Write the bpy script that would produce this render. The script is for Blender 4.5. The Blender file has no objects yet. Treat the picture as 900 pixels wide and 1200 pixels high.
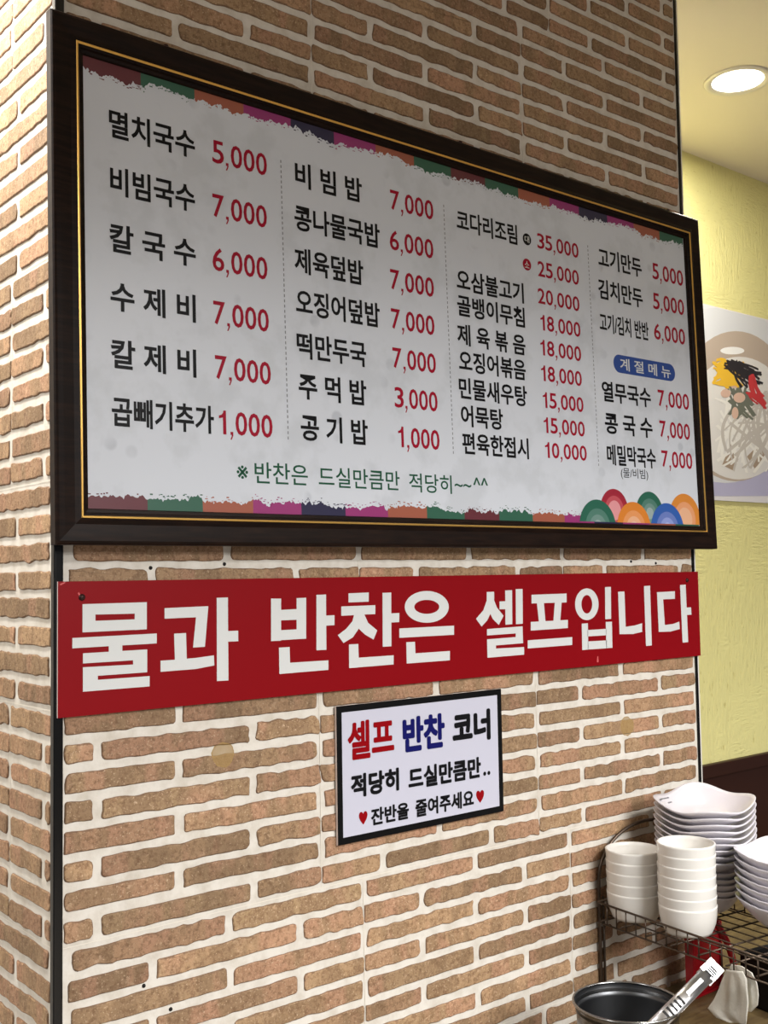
import bpy, bmesh, math, random
import numpy as np
from mathutils import Vector, Matrix

scene = bpy.context.scene
COL = scene.collection
PI = math.pi
rng = random.Random(7)

# ------------------------------------------------------------------ camera
F_PX, YAW, PITCH, ROLL = 1277.8, -0.68505, 0.0599, 0.0161503
CAM = np.array([-0.47065688, -1.1363902, -0.02100054])

def cam_rows():
    ca, sa = math.cos(YAW), math.sin(YAW)
    cb, sb = math.cos(PITCH), math.sin(PITCH)
    cc, sc = math.cos(ROLL), math.sin(ROLL)
    rz = np.array([[ca, sa, 0], [-sa, ca, 0], [0, 0, 1]])
    b = np.array([[1, 0, 0], [0, 0, -1], [0, 1, 0]])
    rx = np.array([[1, 0, 0], [0, cb, sb], [0, -sb, cb]])
    rr = np.array([[cc, sc, 0], [-sc, cc, 0], [0, 0, 1]])
    return rr @ rx @ b @ rz
ROWS = cam_rows()
cd = bpy.data.cameras.new('camera')
cam = bpy.data.objects.new('camera', cd); COL.objects.link(cam)
cd.sensor_fit = 'VERTICAL'; cd.sensor_height = 36.0; cd.lens = F_PX * 36.0 / 1200.0
cd.clip_start = 0.02
m3 = Matrix([[ROWS[0][i], -ROWS[1][i], -ROWS[2][i]] for i in range(3)])
cam.matrix_world = Matrix.Translation(Vector(CAM)) @ m3.to_4x4()
scene.camera = cam

# ------------------------------------------------------------------ light, exposure
scene.view_settings.view_transform = 'Standard'
scene.view_settings.look = 'None'
scene.view_settings.gamma = 1.0
scene.view_settings.use_curve_mapping = False
scene.view_settings.exposure = 0.0
CEIL = 1.026
FLOOR = -1.55
world = bpy.data.worlds.new('world'); scene.world = world
world.use_nodes = True
wb = world.node_tree.nodes['Background']
wb.inputs[0].default_value = (0.80, 0.86, 1.0, 1)
wb.inputs[1].default_value = 0.12

def area(name, loc, sx, sy, power, color, rot=(0, 0, 0), spread=180):
    d = bpy.data.lights.new(name, 'AREA'); d.shape = 'RECTANGLE'
    d.size, d.size_y, d.energy, d.color = sx, sy, power, color
    d.spread = math.radians(spread)
    o = bpy.data.objects.new(name, d); COL.objects.link(o)
    o.location = loc; o.rotation_euler = rot
    return o
# unseen dining room ceiling lamps before the pillar, spread narrowed to darken its top
NEUTRAL = (1.0, 0.995, 0.985)
area('unseen_room_light', (0.75, -1.75, CEIL - 0.01), 0.9, 0.3, 46, NEUTRAL, spread=142)
area('unseen_room_light', (0.5, -3.1, CEIL - 0.01), 1.2, 0.5, 130, NEUTRAL, spread=160)
area('unseen_room_light', (2.5, -2.6, CEIL - 0.01), 1.0, 0.4, 60, NEUTRAL, spread=150)
area('unseen_room_light', (0.6, -4.4, CEIL - 0.01), 1.6, 0.5, 120, NEUTRAL)
# the downlight beside the pillar's left face
area('unseen_room_light', (-0.32, 0.14, CEIL - 0.01), 0.14, 0.14, 20, (1.0, 0.985, 0.95))
# unseen lamp added on the left to brighten the pillar's left face
area('unseen_room_light', (-2.1, -0.2, CEIL - 0.01), 0.9, 0.4, 38, NEUTRAL)

# ------------------------------------------------------------------ helpers
def at(px, py, axis, val):
    """point where the sight line through a pixel of the 900x1200 frame meets a plane of the room"""
    r = ROWS.T @ np.array([(px - 450) / F_PX, (py - 600) / F_PX, 1.0])
    p = CAM + r * ((val - CAM[axis]) / r[axis])
    return Vector(p)

def s2l(c):
    return tuple(((v / 255) / 12.92 if v / 255 <= 0.04045 else ((v / 255 + 0.055) / 1.055) ** 2.4) for v in c) + (1,)

def mat(name, rgb, rough=0.5, metal=0.0, spec=0.5, coat=0.0):
    m = bpy.data.materials.new(name); m.use_nodes = True
    b = m.node_tree.nodes['Principled BSDF']
    b.inputs['Base Color'].default_value = s2l(rgb)
    b.inputs['Roughness'].default_value = rough
    b.inputs['Metallic'].default_value = metal
    b.inputs['Specular IOR Level'].default_value = spec
    b.inputs['Coat Weight'].default_value = coat
    b.inputs['Coat Roughness'].default_value = 0.12
    return m

class NT:
    def __init__(s, m):
        s.t = m.node_tree; s.b = s.t.nodes['Principled BSDF']
    def n(s, typ, **kw):
        o = s.t.nodes.new(typ)
        for k, v in kw.items():
            if k.startswith('i_'):
                key = k[2:]
                key = int(key) if key.isdigit() else key.replace('_', ' ')
                o.inputs[key].default_value = v
            else:
                setattr(o, k, v)
        return o
    def l(s, a, b): s.t.links.new(a, b)
    def noise(s, vec, scale, detail=4, rough=0.6):
        o = s.n('ShaderNodeTexNoise', i_Scale=scale, i_Detail=detail, i_Roughness=rough)
        s.l(vec, o.inputs['Vector']); return o.outputs['Fac']
    def ramp(s, fac, stops):
        o = s.n('ShaderNodeValToRGB'); e = o.color_ramp.elements
        while len(e) > len(stops): e.remove(e[-1])
        while len(e) < len(stops): e.new(0.5)
        for q, (p, c) in zip(e, stops):
            q.position = p; q.color = c if len(c) == 4 else tuple(c) + (1,)
        s.l(fac, o.inputs[0]); return o.outputs[0]
    def mix(s, a, b, fac, blend='MIX'):
        o = s.n('ShaderNodeMix', data_type='RGBA', blend_type=blend)
        for v, k in ((fac, 0), (a, 6), (b, 7)):
            if isinstance(v, (int, float, tuple)): o.inputs[k].default_value = v
            else: s.l(v, o.inputs[k])
        return o.outputs[2]
    def math(s, op, a, b=0.0, c=0.0):
        o = s.n('ShaderNodeMath', operation=op)
        for k, v in enumerate((a, b, c)):
            if isinstance(v, (int, float)): o.inputs[k].default_value = v
            else: s.l(v, o.inputs[k])
        return o.outputs[0]
    def coord(s): return s.n('ShaderNodeTexCoord').outputs['Object']
    def bump(s, h, strength=0.3, dist=0.002):
        o = s.n('ShaderNodeBump', i_Strength=strength, i_Distance=dist)
        s.l(h, o.inputs['Height']); s.l(o.outputs[0], s.b.inputs['Normal'])

def mesh_from(name, verts, faces, mats, idx=None, smooth=False):
    me = bpy.data.meshes.new(name)
    me.from_pydata([tuple(v) for v in verts], [], faces)
    for m in (mats if isinstance(mats, (list, tuple)) else [mats]): me.materials.append(m)
    if idx is not None: me.polygons.foreach_set('material_index', idx)
    if smooth: me.polygons.foreach_set('use_smooth', [True] * len(me.polygons))
    me.update()
    return me

def link(name, me, parent=None, loc=None):
    o = bpy.data.objects.new(name, me); COL.objects.link(o)
    if parent is not None:
        o.parent = parent
        o.matrix_parent_inverse = parent.matrix_basis.inverted()
    if loc is not None: o.location = loc
    return o

def tag(o, label, cat, group=None):
    o['label'] = label; o['category'] = cat
    if group: o['group'] = group
    return o

def empty(name, loc, label, cat, group=None):
    o = bpy.data.objects.new(name, None); COL.objects.link(o)
    o.location = loc; o.empty_display_size = 0.03
    return tag(o, label, cat, group)

def struct(o):
    o['kind'] = 'structure'; return o

def bm_obj(name, bm, mats, parent=None, smooth=False, fix=True):
    if fix: bmesh.ops.recalc_face_normals(bm, faces=bm.faces[:])
    me = bpy.data.meshes.new(name); bm.to_mesh(me); bm.free()
    for m in (mats if isinstance(mats, (list, tuple)) else [mats]): me.materials.append(m)
    if smooth: me.polygons.foreach_set('use_smooth', [True] * len(me.polygons))
    return link(name, me, parent)

def box(bm, lo, hi, bevel=0.0, mi=0, M=None, seg=2):
    r = bmesh.ops.create_cube(bm, size=1.0)
    vs = r['verts']
    for v in vs:
        v.co = Vector([lo[i] + (v.co[i] + 0.5) * (hi[i] - lo[i]) for i in range(3)])
    fs = {f for v in vs for f in v.link_faces}
    if bevel > 0:
        es = list({e for v in vs for e in v.link_edges})
        bv = bmesh.ops.bevel(bm, geom=es, offset=bevel, segments=seg, affect='EDGES', profile=0.6)
        fs = {f for f in bv['faces']} | {f for f in fs if f.is_valid} | {f for v in bv['verts'] for f in v.link_faces}
        vs = list({v for f in fs for v in f.verts})
    for f in fs: f.material_index = mi
    if M is not None:
        bmesh.ops.transform(bm, matrix=M, verts=vs)

def tube(bm, pts, r, n=8, closed=False, mi=0):
    pts = [Vector(p) for p in pts]
    rings = []
    N = len(pts)
    prev = None
    for i, p in enumerate(pts):
        if closed: d = pts[(i + 1) % N] - pts[i - 1]
        else: d = pts[min(i + 1, N - 1)] - pts[max(i - 1, 0)]
        d.normalize()
        if prev is None:
            a = d.orthogonal().normalized()
        else:
            a = (prev - d * prev.dot(d))
            a = a.normalized() if a.length > 1e-6 else d.orthogonal().normalized()
        prev = a
        b = d.cross(a)
        rings.append([bm.verts.new(p + a * (r * math.cos(2 * PI * k / n)) + b * (r * math.sin(2 * PI * k / n))) for k in range(n)])
    for i in range(N if closed else N - 1):
        A, B = rings[i], rings[(i + 1) % N]
        for k in range(n):
            f = bm.faces.new((A[k], A[(k + 1) % n], B[(k + 1) % n], B[k])); f.material_index = mi; f.smooth = True
    if not closed:
        bm.faces.new(rings[0][::-1]).material_index = mi; bm.faces.new(rings[-1]).material_index = mi

def lathe(bm, prof, n=48, center=(0, 0, 0), mi=0):
    """prof = [(r,z)...]; r 0 at an end makes a pole"""
    c = Vector(center); rings = []
    for r, z in prof:
        if r < 1e-6: rings.append([bm.verts.new(c + Vector((0, 0, z)))])
        else: rings.append([bm.verts.new(c + Vector((r * math.cos(2 * PI * k / n), r * math.sin(2 * PI * k / n), z))) for k in range(n)])
    for A, B in zip(rings, rings[1:]):
        for k in range(n):
            k2 = (k + 1) % n
            if len(A) == 1 and len(B) == 1: continue
            if len(A) == 1: f = bm.faces.new((A[0], B[k2], B[k]))
            elif len(B) == 1: f = bm.faces.new((A[k], A[k2], B[0]))
            else: f = bm.faces.new((A[k], A[k2], B[k2], B[k]))
            f.smooth = True; f.material_index = mi

# ------------------------------------------------------------------ materials
def brick_mat(name, edge=False):
    m = mat(name, (170, 125, 90), 0.62, spec=0.35)
    t = NT(m); co = t.coord()
    tone = t.n('ShaderNodeVertexColor', layer_name='Tone')
    sep = t.n('ShaderNodeSeparateColor'); t.l(tone.outputs[0], sep.inputs[0])
    ofs = t.n('ShaderNodeVectorMath', operation='ADD'); t.l(co, ofs.inputs[0]); t.l(tone.outputs[0], ofs.inputs[1])
    v = ofs.outputs[0]
    base = t.ramp(sep.outputs[1], [(0, s2l((170, 140, 106))), (0.35, s2l((178, 145, 110))), (0.7, s2l((174, 136, 106))), (1, s2l((166, 139, 104)))])
    st = t.n('ShaderNodeMapping'); st.inputs['Scale'].default_value = (1.0, 1.0, 0.3); t.l(v, st.inputs[0])
    big = t.noise(st.outputs[0], 24, 3)
    base = t.mix(base, s2l((150, 122, 92)), t.math('MULTIPLY', t.ramp(big, [(0.47, (0, 0, 0)), (0.54, (1, 1, 1))]), 0.85))
    base = t.mix(base, s2l((188, 142, 114)), t.math('MULTIPLY', t.ramp(t.noise(st.outputs[0], 17, 2), [(0.53, (0, 0, 0)), (0.60, (1, 1, 1))]), 0.6))
    g1 = t.noise(co, 210, 5, 0.7)
    base = t.mix(base, s2l((118, 86, 60)), t.math('MULTIPLY', t.ramp(g1, [(0.46, (0, 0, 0)), (0.64, (1, 1, 1))]), 0.72))
    g2 = t.noise(v, 420, 3, 0.6)
    base = t.mix(base, s2l((226, 198, 166)), t.math('MULTIPLY', t.ramp(g2, [(0.60, (0, 0, 0)), (0.70, (1, 1, 1))]), 0.65))
    g3 = t.noise(v, 110, 3, 0.6)
    base = t.mix(base, s2l((216, 184, 150)), t.math('MULTIPLY', t.ramp(g3, [(0.62, (0, 0, 0)), (0.74, (1, 1, 1))]), 0.45))
    br = t.math('MULTIPLY_ADD', sep.outputs[0], 0.40, 0.70)
    cmb = t.n('ShaderNodeCombineColor')
    for k in range(3): t.l(br, cmb.inputs[k])
    base = t.mix(base, cmb.outputs[0], 1.0, 'MULTIPLY')
    if edge: base = t.mix(base, s2l((104, 78, 58)), 0.62)
    base = stains(t, co, base)
    t.l(base, t.b.inputs['Base Color'])
    h = t.math('ADD', t.math('MULTIPLY', g1, -1.0), t.math('MULTIPLY', t.noise(v, 60, 3), 1.4))
    t.bump(h, 0.55, 0.0016)
    return m

STAINS = []
def stains(t, co, base):
    """old adhesive stains left on the tiles: a round blot with a run below it"""
    for (x, z, r) in STAINS:
        d = t.n('ShaderNodeVectorMath', operation='SUBTRACT'); t.l(co, d.inputs[0]); d.inputs[1].default_value = (x, 0, z)
        s = t.n('ShaderNodeVectorMath', operation='MULTIPLY'); t.l(d.outputs[0], s.inputs[0]); s.inputs[1].default_value = (1, 0, 1)
        ln = t.n('ShaderNodeVectorMath', operation='LENGTH'); t.l(s.outputs[0], ln.inputs[0])
        wob = t.math('MULTIPLY', t.math('SUBTRACT', t.noise(co, 70, 2), 0.5), r * 0.5)
        dd = t.math('ADD', ln.outputs['Value'], wob)
        fac = t.ramp(t.math('DIVIDE', dd, r), [(0.0, (0.66, 0.66, 0.66)), (0.86, (0.78, 0.78, 0.78)), (0.95, (1, 1, 1)), (1.0, (0, 0, 0))])
        base = t.mix(base, s2l((158, 128, 78)), fac)
    return base
for (px, py, rr) in ((261, 884, 0.0155), (734, 851, 0.0165)):
    p = at(px, py, 1, 0.0); STAINS.append((p.x, p.z, rr))

M_BRICK = brick_mat('brick_face')
M_BEDGE = brick_mat('brick_edge', True)
M_GROUT = mat('white_grout', (214, 205, 189), 0.75, spec=0.3)
t = NT(M_GROUT); co = t.coord()
gb = t.mix(s2l((222, 216, 206)), s2l((198, 189, 175)), t.ramp(t.noise(co, 38, 5), [(0.42, (0, 0, 0)), (0.75, (1, 1, 1))]))
t.l(stains(t, co, gb), t.b.inputs['Base Color']); t.bump(t.noise(co, 160, 4), 0.35, 0.001)

M_SEAM = mat('tile_seam_white', (226, 219, 206), 0.6)
M_BLACKTRIM = mat('black_corner_trim', (22, 21, 20), 0.22, metal=0.4, spec=0.6)
M_WHITETRIM = mat('white_trim_edge', (224, 220, 212), 0.35)
M_FRAME = mat('dark_brown_frame_wood', (36, 20, 14), 0.42, spec=0.12)
t = NT(M_FRAME); co = t.coord()
mp = t.n('ShaderNodeMapping'); mp.inputs['Scale'].default_value = (6, 40, 60); t.l(co, mp.inputs[0])
t.l(t.mix(s2l((20, 10, 6)), s2l((36, 21, 13)), t.ramp(t.noise(mp.outputs[0], 3, 4), [(0.4, (0, 0, 0)), (0.7, (1, 1, 1))])), t.b.inputs['Base Color'])
M_GOLD = mat('gold_fillet', (226, 178, 92), 0.3, metal=0.75)
M_PANEL = mat('menu_panel_print', (214, 216, 219), 0.32, spec=0.4)
t = NT(M_PANEL); co = t.coord()
v = t.n('ShaderNodeTexVoronoi', i_Scale=24.0, i_Randomness=1.0); t.l(co, v.inputs['Vector'])
fl = t.ramp(v.outputs['Distance'], [(0.0, (1, 1, 1)), (0.16, (1, 1, 1)), (0.24, (0, 0, 0))])
sel = t.ramp(t.noise(co, 9, 2), [(0.5, (0, 0, 0)), (0.6, (1, 1, 1))])
pn = t.mix(s2l((212, 217, 226)), s2l((191, 196, 205)), t.math('MULTIPLY', fl, sel))
pn = t.mix(pn, s2l((203, 208, 216)), t.ramp(t.noise(co, 14, 4), [(0.5, (0, 0, 0)), (0.62, (1, 1, 1))]))
t.l(pn, t.b.inputs['Base Color'])
M_INK = mat('ink_black', (17, 17, 20), 0.4, spec=0.15)
M_PRICE = mat('ink_crimson', (158, 14, 44), 0.4, spec=0.15)
M_GREENINK = mat('ink_green', (34, 84, 62), 0.4, spec=0.15)
M_GREYINK = mat('ink_grey', (118, 120, 126), 0.45)
M_BLUE = mat('ink_blue', (38, 72, 146), 0.4)
M_WHITEINK = mat('ink_white', (213, 215, 214), 0.45)
M_NAVY = mat('ink_navy', (18, 20, 92), 0.4, spec=0.15)
M_DARKRED = mat('ink_dark_red', (140, 0, 10), 0.4, spec=0.15)
PAINT = [mat('paint_' + n, c, 0.4) for n, c in (('maroon', (98, 38, 48)), ('green', (44, 94, 74)), ('brown', (160, 88, 66)), ('magenta', (150, 46, 112)), ('navy', (34, 30, 66)))]
M_SIGNRED = mat('sign_red_face', (134, 0, 11), 0.35, spec=0.25)
M_SIGNEDGE = mat('sign_white_core', (226, 214, 208), 0.5)
M_PAPER = mat('notice_white_paper', (198, 198, 213), 0.35)
M_BLACKEDGE = mat('notice_black_border', (8, 8, 9), 0.4, spec=0.2)
M_SCREW = mat('rusty_screw', (58, 34, 30), 0.4, metal=0.6)
M_HOLE = mat('dark_hole', (20, 16, 14), 0.9)
M_YELLOW = mat('yellow_wallpaper', (232, 222, 150), 0.8, spec=0.2)
t = NT(M_YELLOW); co = t.coord()
a = t.n('ShaderNodeMapping'); a.inputs['Scale'].default_value = (1, 1, 4.2); t.l(co, a.inputs[0])
b_ = t.n('ShaderNodeMapping'); b_.inputs['Scale'].default_value = (4.2, 1, 1); t.l(co, b_.inputs[0])
na, nb = t.noise(a.outputs[0], 34, 5, .65), t.noise(b_.outputs[0], 30, 5, .65)
pick = t.ramp(t.noise(co, 8, 2), [(0.45, (0, 0, 0)), (0.55, (1, 1, 1))])
wv = t.mix(na, nb, pick)
line = t.ramp(wv, [(0.30, (1, 1, 1)), (0.40, (0, 0, 0))])
t.l(t.mix(s2l((231, 224, 156)), s2l((192, 179, 108)), t.math('MULTIPLY', line, 0.8)), t.b.inputs['Base Color'])
t.bump(wv, 0.9, 0.004)
M_CEIL = mat('cream_ceiling', (230, 221, 203), 0.85, spec=0.2)
M_CREAM = mat('cream_plaster', (214, 208, 198), 0.85, spec=0.2)
M_WAINS = mat('dark_brown_wainscot', (48, 24, 16), 0.5, spec=0.25)
M_FLOOR = mat('beige_floor_tile', (118, 111, 103), 0.5)
M_COUNTER = mat('olive_brown_counter', (126, 104, 70), 0.5)
t = NT(M_COUNTER); co = t.coord()
mp = t.n('ShaderNodeMapping'); mp.inputs['Scale'].default_value = (9, 60, 1); t.l(co, mp.inputs[0])
t.l(t.mix(s2l((104, 86, 54)), s2l((66, 50, 30)), t.ramp(t.noise(mp.outputs[0], 2, 5), [(0.4, (0, 0, 0)), (0.7, (1, 1, 1))])), t.b.inputs['Base Color'])
M_CABINET = mat('brown_cabinet', (92, 66, 46), 0.5)
M_WIRE = mat('dark_bronze_wire', (92, 80, 70), 0.35, metal=0.85)
M_MELAMINE = mat('white_melamine', (215, 211, 217), 0.22, spec=0.5, coat=0.2)
M_CUP = mat('white_cup_melamine', (226, 223, 217), 0.25, spec=0.5, coat=0.2)
M_STEEL = mat('stainless_steel', (150, 150, 150), 0.24, metal=1.0)
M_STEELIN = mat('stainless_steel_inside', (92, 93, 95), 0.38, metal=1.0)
M_CHROME = mat('bright_steel', (206, 206, 208), 0.3, metal=1.0)
M_REDPL = mat('red_plastic', (150, 8, 24), 0.3)
M_BLACKPL = mat('black_plastic', (16, 14, 14), 0.5, spec=0.2)
M_CLOTH = mat('white_rag', (222, 219, 208), 0.9, spec=0.15)
t = NT(M_CLOTH); t.bump(t.noise(t.coord(), 260, 3), 0.5, 0.001)
M_LAMP = mat('lamp_diffuser', (255, 255, 255), 0.5)
lb = M_LAMP.node_tree.nodes['Principled BSDF']
lb.inputs['Emission Color'].default_value = (1.0, 0.97, 0.9, 1); lb.inputs['Emission Strength'].default_value = 6.0
M_LAMPRING = mat('lamp_trim_ring', (222, 216, 204), 0.4)

# ------------------------------------------------------------------ room shell
BACK = 0.44
WX = 1.148                                   # width of the pillar's front face
def plain(name, lo, hi, m):
    bm = bmesh.new(); box(bm, lo, hi); return struct(bm_obj(name, bm, m))
plain('floor', (-3.5, -5.0, FLOOR - 0.05), (4.6, BACK, FLOOR), M_FLOOR)
plain('ceiling', (-3.5, -5.0, CEIL), (4.6, BACK, CEIL + 0.05), M_CEIL)
plain('wall_back', (1.0, BACK, FLOOR), (4.6, BACK + 0.1, CEIL), M_YELLOW)
plain('wall_rear', (-3.5, BACK, FLOOR), (1.0, BACK + 0.1, CEIL), M_CREAM)

def outline(w, h, r, seed, amp):
    """wobbly rounded rectangle, counter-clockwise from bottom-left, in (a,b)"""
    R = random.Random(seed); pts = []
    def seg(n, f):
        for k in range(n): pts.append(f(k / n))
    nw, nh = max(3, int(w / 0.006)), 3
    r = min(r, w * 0.45, h * 0.45)
    r4 = [r * R.uniform(0.35, 1.5) for _ in range(4)]
    r4 = [min(q, w * 0.45, h * 0.45) for q in r4]
    seg(nw, lambda q: (r4[0] + q * (w - r4[0] - r4[1]), 0))
    seg(3, lambda q: (w - r4[1] + r4[1] * math.sin(q * PI / 2), r4[1] - r4[1] * math.cos(q * PI / 2)))
    seg(nh, lambda q: (w, r4[1] + q * (h - r4[1] - r4[2])))
    seg(3, lambda q: (w - r4[2] + r4[2] * math.cos(q * PI / 2), h - r4[2] + r4[2] * math.sin(q * PI / 2)))
    seg(nw, lambda q: (w - r4[2] - q * (w - r4[2] - r4[3]), h))
    seg(3, lambda q: (r4[3] - r4[3] * math.sin(q * PI / 2), h - r4[3] + r4[3] * math.cos(q * PI / 2)))
    seg(nh, lambda q: (0, h - r4[3] - q * (h - r4[3] - r4[0])))
    seg(3, lambda q: (r4[0] - r4[0] * math.cos(q * PI / 2), r4[0] - r4[0] * math.sin(q * PI / 2)))
    n = len(pts)
    raw = [R.gauss(0, 1) for _ in range(n)]
    d = [amp * (0.5 * raw[i] + 0.35 * raw[i - 1] + 0.35 * raw[(i + 1) % n]) for i in range(n)]
    out = []
    for i in range(n):
        ax, ay = pts[i - 1]; bx, by = pts[(i + 1) % n]
        tx, ty = bx - ax, by - ay; L = math.hypot(tx, ty) or 1
        out.append((pts[i][0] + ty / L * d[i], pts[i][1] - tx / L * d[i]))
    return out

def inset(pts, k):
    n = len(pts); out = []
    for i in range(n):
        ax, ay = pts[i - 1]; bx, by = pts[(i + 1) % n]
        tx, ty = bx - ax, by - ay; L = math.hypot(tx, ty) or 1
        out.append((pts[i][0] - ty / L * k, pts[i][1] + tx / L * k))
    return out

class Soup:
    def __init__(s): s.v, s.f, s.i, s.c = [], [], [], []
    def face(s, pts, mi, col=(1, 1, 1)):
        b = len(s.v); s.v += pts; s.f.append(list(range(b, b + len(pts)))); s.i.append(mi); s.c.append(col)

def brick_wall(S, width, seams, to3, seed0, lo=0.009):
    """bricks of 400x250 tiles: eight courses a tile, two bricks long; to3(a, z, d) -> 3-D, d = distance out of the wall"""
    p = 0.03125
    bands = []
    zt = -0.409 + 0.25 * 6
    while zt > FLOOR + 0.05:
        bands.append(zt); zt -= 0.25
    seed = seed0
    for zt in bands:
        par = int(round((zt + 0.409) / 0.25)) % 2        # band whose top is -0.409 -> 0
        s = seams[par]
        for i in range(8):
            z1 = zt - i * p - 0.0048; z0 = z1 - 0.0217
            if z0 > CEIL: continue
            ivs = []
            if i % 2 == 0:
                k0 = s - 0.4 * 3
                for k in range(12):
                    x0 = k0 + 0.2 * k
                    ivs.append((x0 + 0.0052, x0 + 0.2 - 0.0052))
            else:
                k0 = s + 0.1 - 0.4 * 3
                for k in range(12):
                    x0 = k0 + 0.2 * k; xa, xb = x0 + 0.005, x0 + 0.195
                    mid = x0 + 0.1
                    q = (mid - s) / 0.4
                    if abs(q - round(q)) < 0.01:
                        ivs += [(xa, mid - 0.0007), (mid + 0.0007, xb)]
                    else: ivs.append((xa, xb))
            for xa, xb in ivs:
                seed += 1
                R = random.Random(seed * 31 + 5)
                xa += R.uniform(-0.0012, 0.0012) if (i % 2 == 0) else 0
                xb += R.uniform(-0.0012, 0.0012) if (i % 2 == 0) else 0
                za, zb = z0 + R.uniform(-0.0010, 0.0010), z1 + R.uniform(-0.0010, 0.0010)
                hi = width - 0.002
                xa, xb = max(xa, lo), min(xb, hi)
                if xb - xa < 0.012: continue
                zb = min(zb, CEIL - 0.001)
                if zb - za < 0.008: continue
                o = outline(xb - xa, zb - za, 0.0045, seed, R.choice((0.0005, 0.0008, 0.0012)))
                o = [(max(lo - 0.001, min(hi + 0.001, xa + u)), za + w) for u, w in o]
                m1 = inset(o, 0.0006); m2 = inset(o, 0.0016)
                A = [to3(u, w, 0.0002) for u, w in o]
                B = [to3(u, w, 0.0013) for u, w in m1]
                Cc = [to3(u, w, 0.0019) for u, w in m2]
                col = (R.random(), R.random(), R.random())
                n = len(o)
                for j in range(n):
                    k = (j + 1) % n
                    S.face([A[j], A[k], B[k], B[j]], 2, col)
                    S.face([B[j], B[k], Cc[k], Cc[j]], 2 if R.random() < 0.5 else 1, col)
                S.face(Cc, 1, col)
        # thin bright line where two tiles meet
        za = zt - 0.0005; zb2 = zt + 0.0005
        S.face([to3(0.006, za, 0.0006), to3(width, za, 0.0006), to3(width, zb2, 0.0006), to3(0.006, zb2, 0.0006)], 3)
        for k in range(-1, 5):
            x = s + 0.4 * (k - 1)
            if 0.03 < x < width - 0.01:
                S.face([to3(x - 0.0005, zt - 0.25, 0.0007), to3(x + 0.0005, zt - 0.25, 0.0007), to3(x + 0.0005, min(zt, CEIL), 0.0007), to3(x - 0.0005, min(zt, CEIL), 0.0007)], 3)

def boxsoup(S, lo, hi):
    x0, y0, z0 = lo; x1, y1, z1 = hi
    c = [(x0, y0, z0), (x1, y0, z0), (x1, y1, z0), (x0, y1, z0), (x0, y0, z1), (x1, y0, z1), (x1, y1, z1), (x0, y1, z1)]
    for q in ((0, 3, 2, 1), (4, 5, 6, 7), (0, 1, 5, 4), (1, 2, 6, 5), (2, 3, 7, 6), (3, 0, 4, 7)):
        S.face([c[k] for k in q], 0)

def soup_obj(name, S, mats, parent=None):
    me = mesh_from(name, S.v, S.f, mats, S.i)
    ca = me.color_attributes.new('Tone', 'FLOAT_COLOR', 'CORNER')
    buf = []
    for f, c in zip(S.f, S.c): buf += [c[0], c[1], c[2], 1.0] * len(f)
    ca.data.foreach_set('color', buf)
    return link(name, me, parent)

WM = [M_GROUT, M_BRICK, M_BEDGE, M_SEAM]
S = Soup(); boxsoup(S, (0.004, 0.0, FLOOR), (WX, BACK, CEIL))
brick_wall(S, WX, (0.0127, 0.3465 - 0.4), lambda a, z, d: (a, -d, z), 100)
wall_front = struct(soup_obj('wall_front', S, WM))
S = Soup(); boxsoup(S, (0.0, 0.004, FLOOR), (0.004, BACK, CEIL))
brick_wall(S, BACK, (0.212, 0.132), lambda a, z, d: (-d, a, z), 5000, 0.0125)
wall_left = struct(soup_obj('wall_left', S, WM))
# little drilled holes left in the grout
for px, py in ((177, 665.5), (263.5, 661), (740, 658), (769, 660), (169, 1155.5), (200.5, 1183)):
    bm = bmesh.new(); p = at(px, py, 1, -0.0012)
    lathe(bm, [(0, 0.0), (0.0019, 0.0), (0.0023, -0.0012), (0.0023, -0.003)], 14)
    bmesh.ops.transform(bm, matrix=Matrix.Translation(p) @ Matrix.Rotation(PI / 2, 4, 'X'), verts=bm.verts[:])
    bm_obj('screw_hole', bm, M_HOLE, wall_front)

# corner trims
bm = bmesh.new()
box(bm, (-0.0042, -0.0042, FLOOR), (0.0066, 0.0058, CEIL), 0.0022, seg=3)
struct(bm_obj('trim_1', bm, M_BLACKTRIM))
bm = bmesh.new()
box(bm, (WX + 0.0002, -0.003, FLOOR), (WX + 0.0055, 0.004, CEIL), 0.001, 0)
box(bm, (WX + 0.0050, -0.0018, FLOOR), (WX + 0.0105, 0.006, CEIL), 0.0015, 1)
struct(bm_obj('trim_2', bm, [M_BLACKTRIM, M_WHITETRIM]))
# dark panelling along the yellow wall
bm = bmesh.new()
zw = -0.482
box(bm, (WX + 0.02, BACK - 0.012, FLOOR), (4.6, BACK - 0.0005, zw - 0.03), 0)
box(bm, (WX + 0.02, BACK - 0.018, zw - 0.032), (4.6, BACK - 0.0005, zw), 0.003)
struct(bm_obj('trim_3', bm, M_WAINS))

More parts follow.
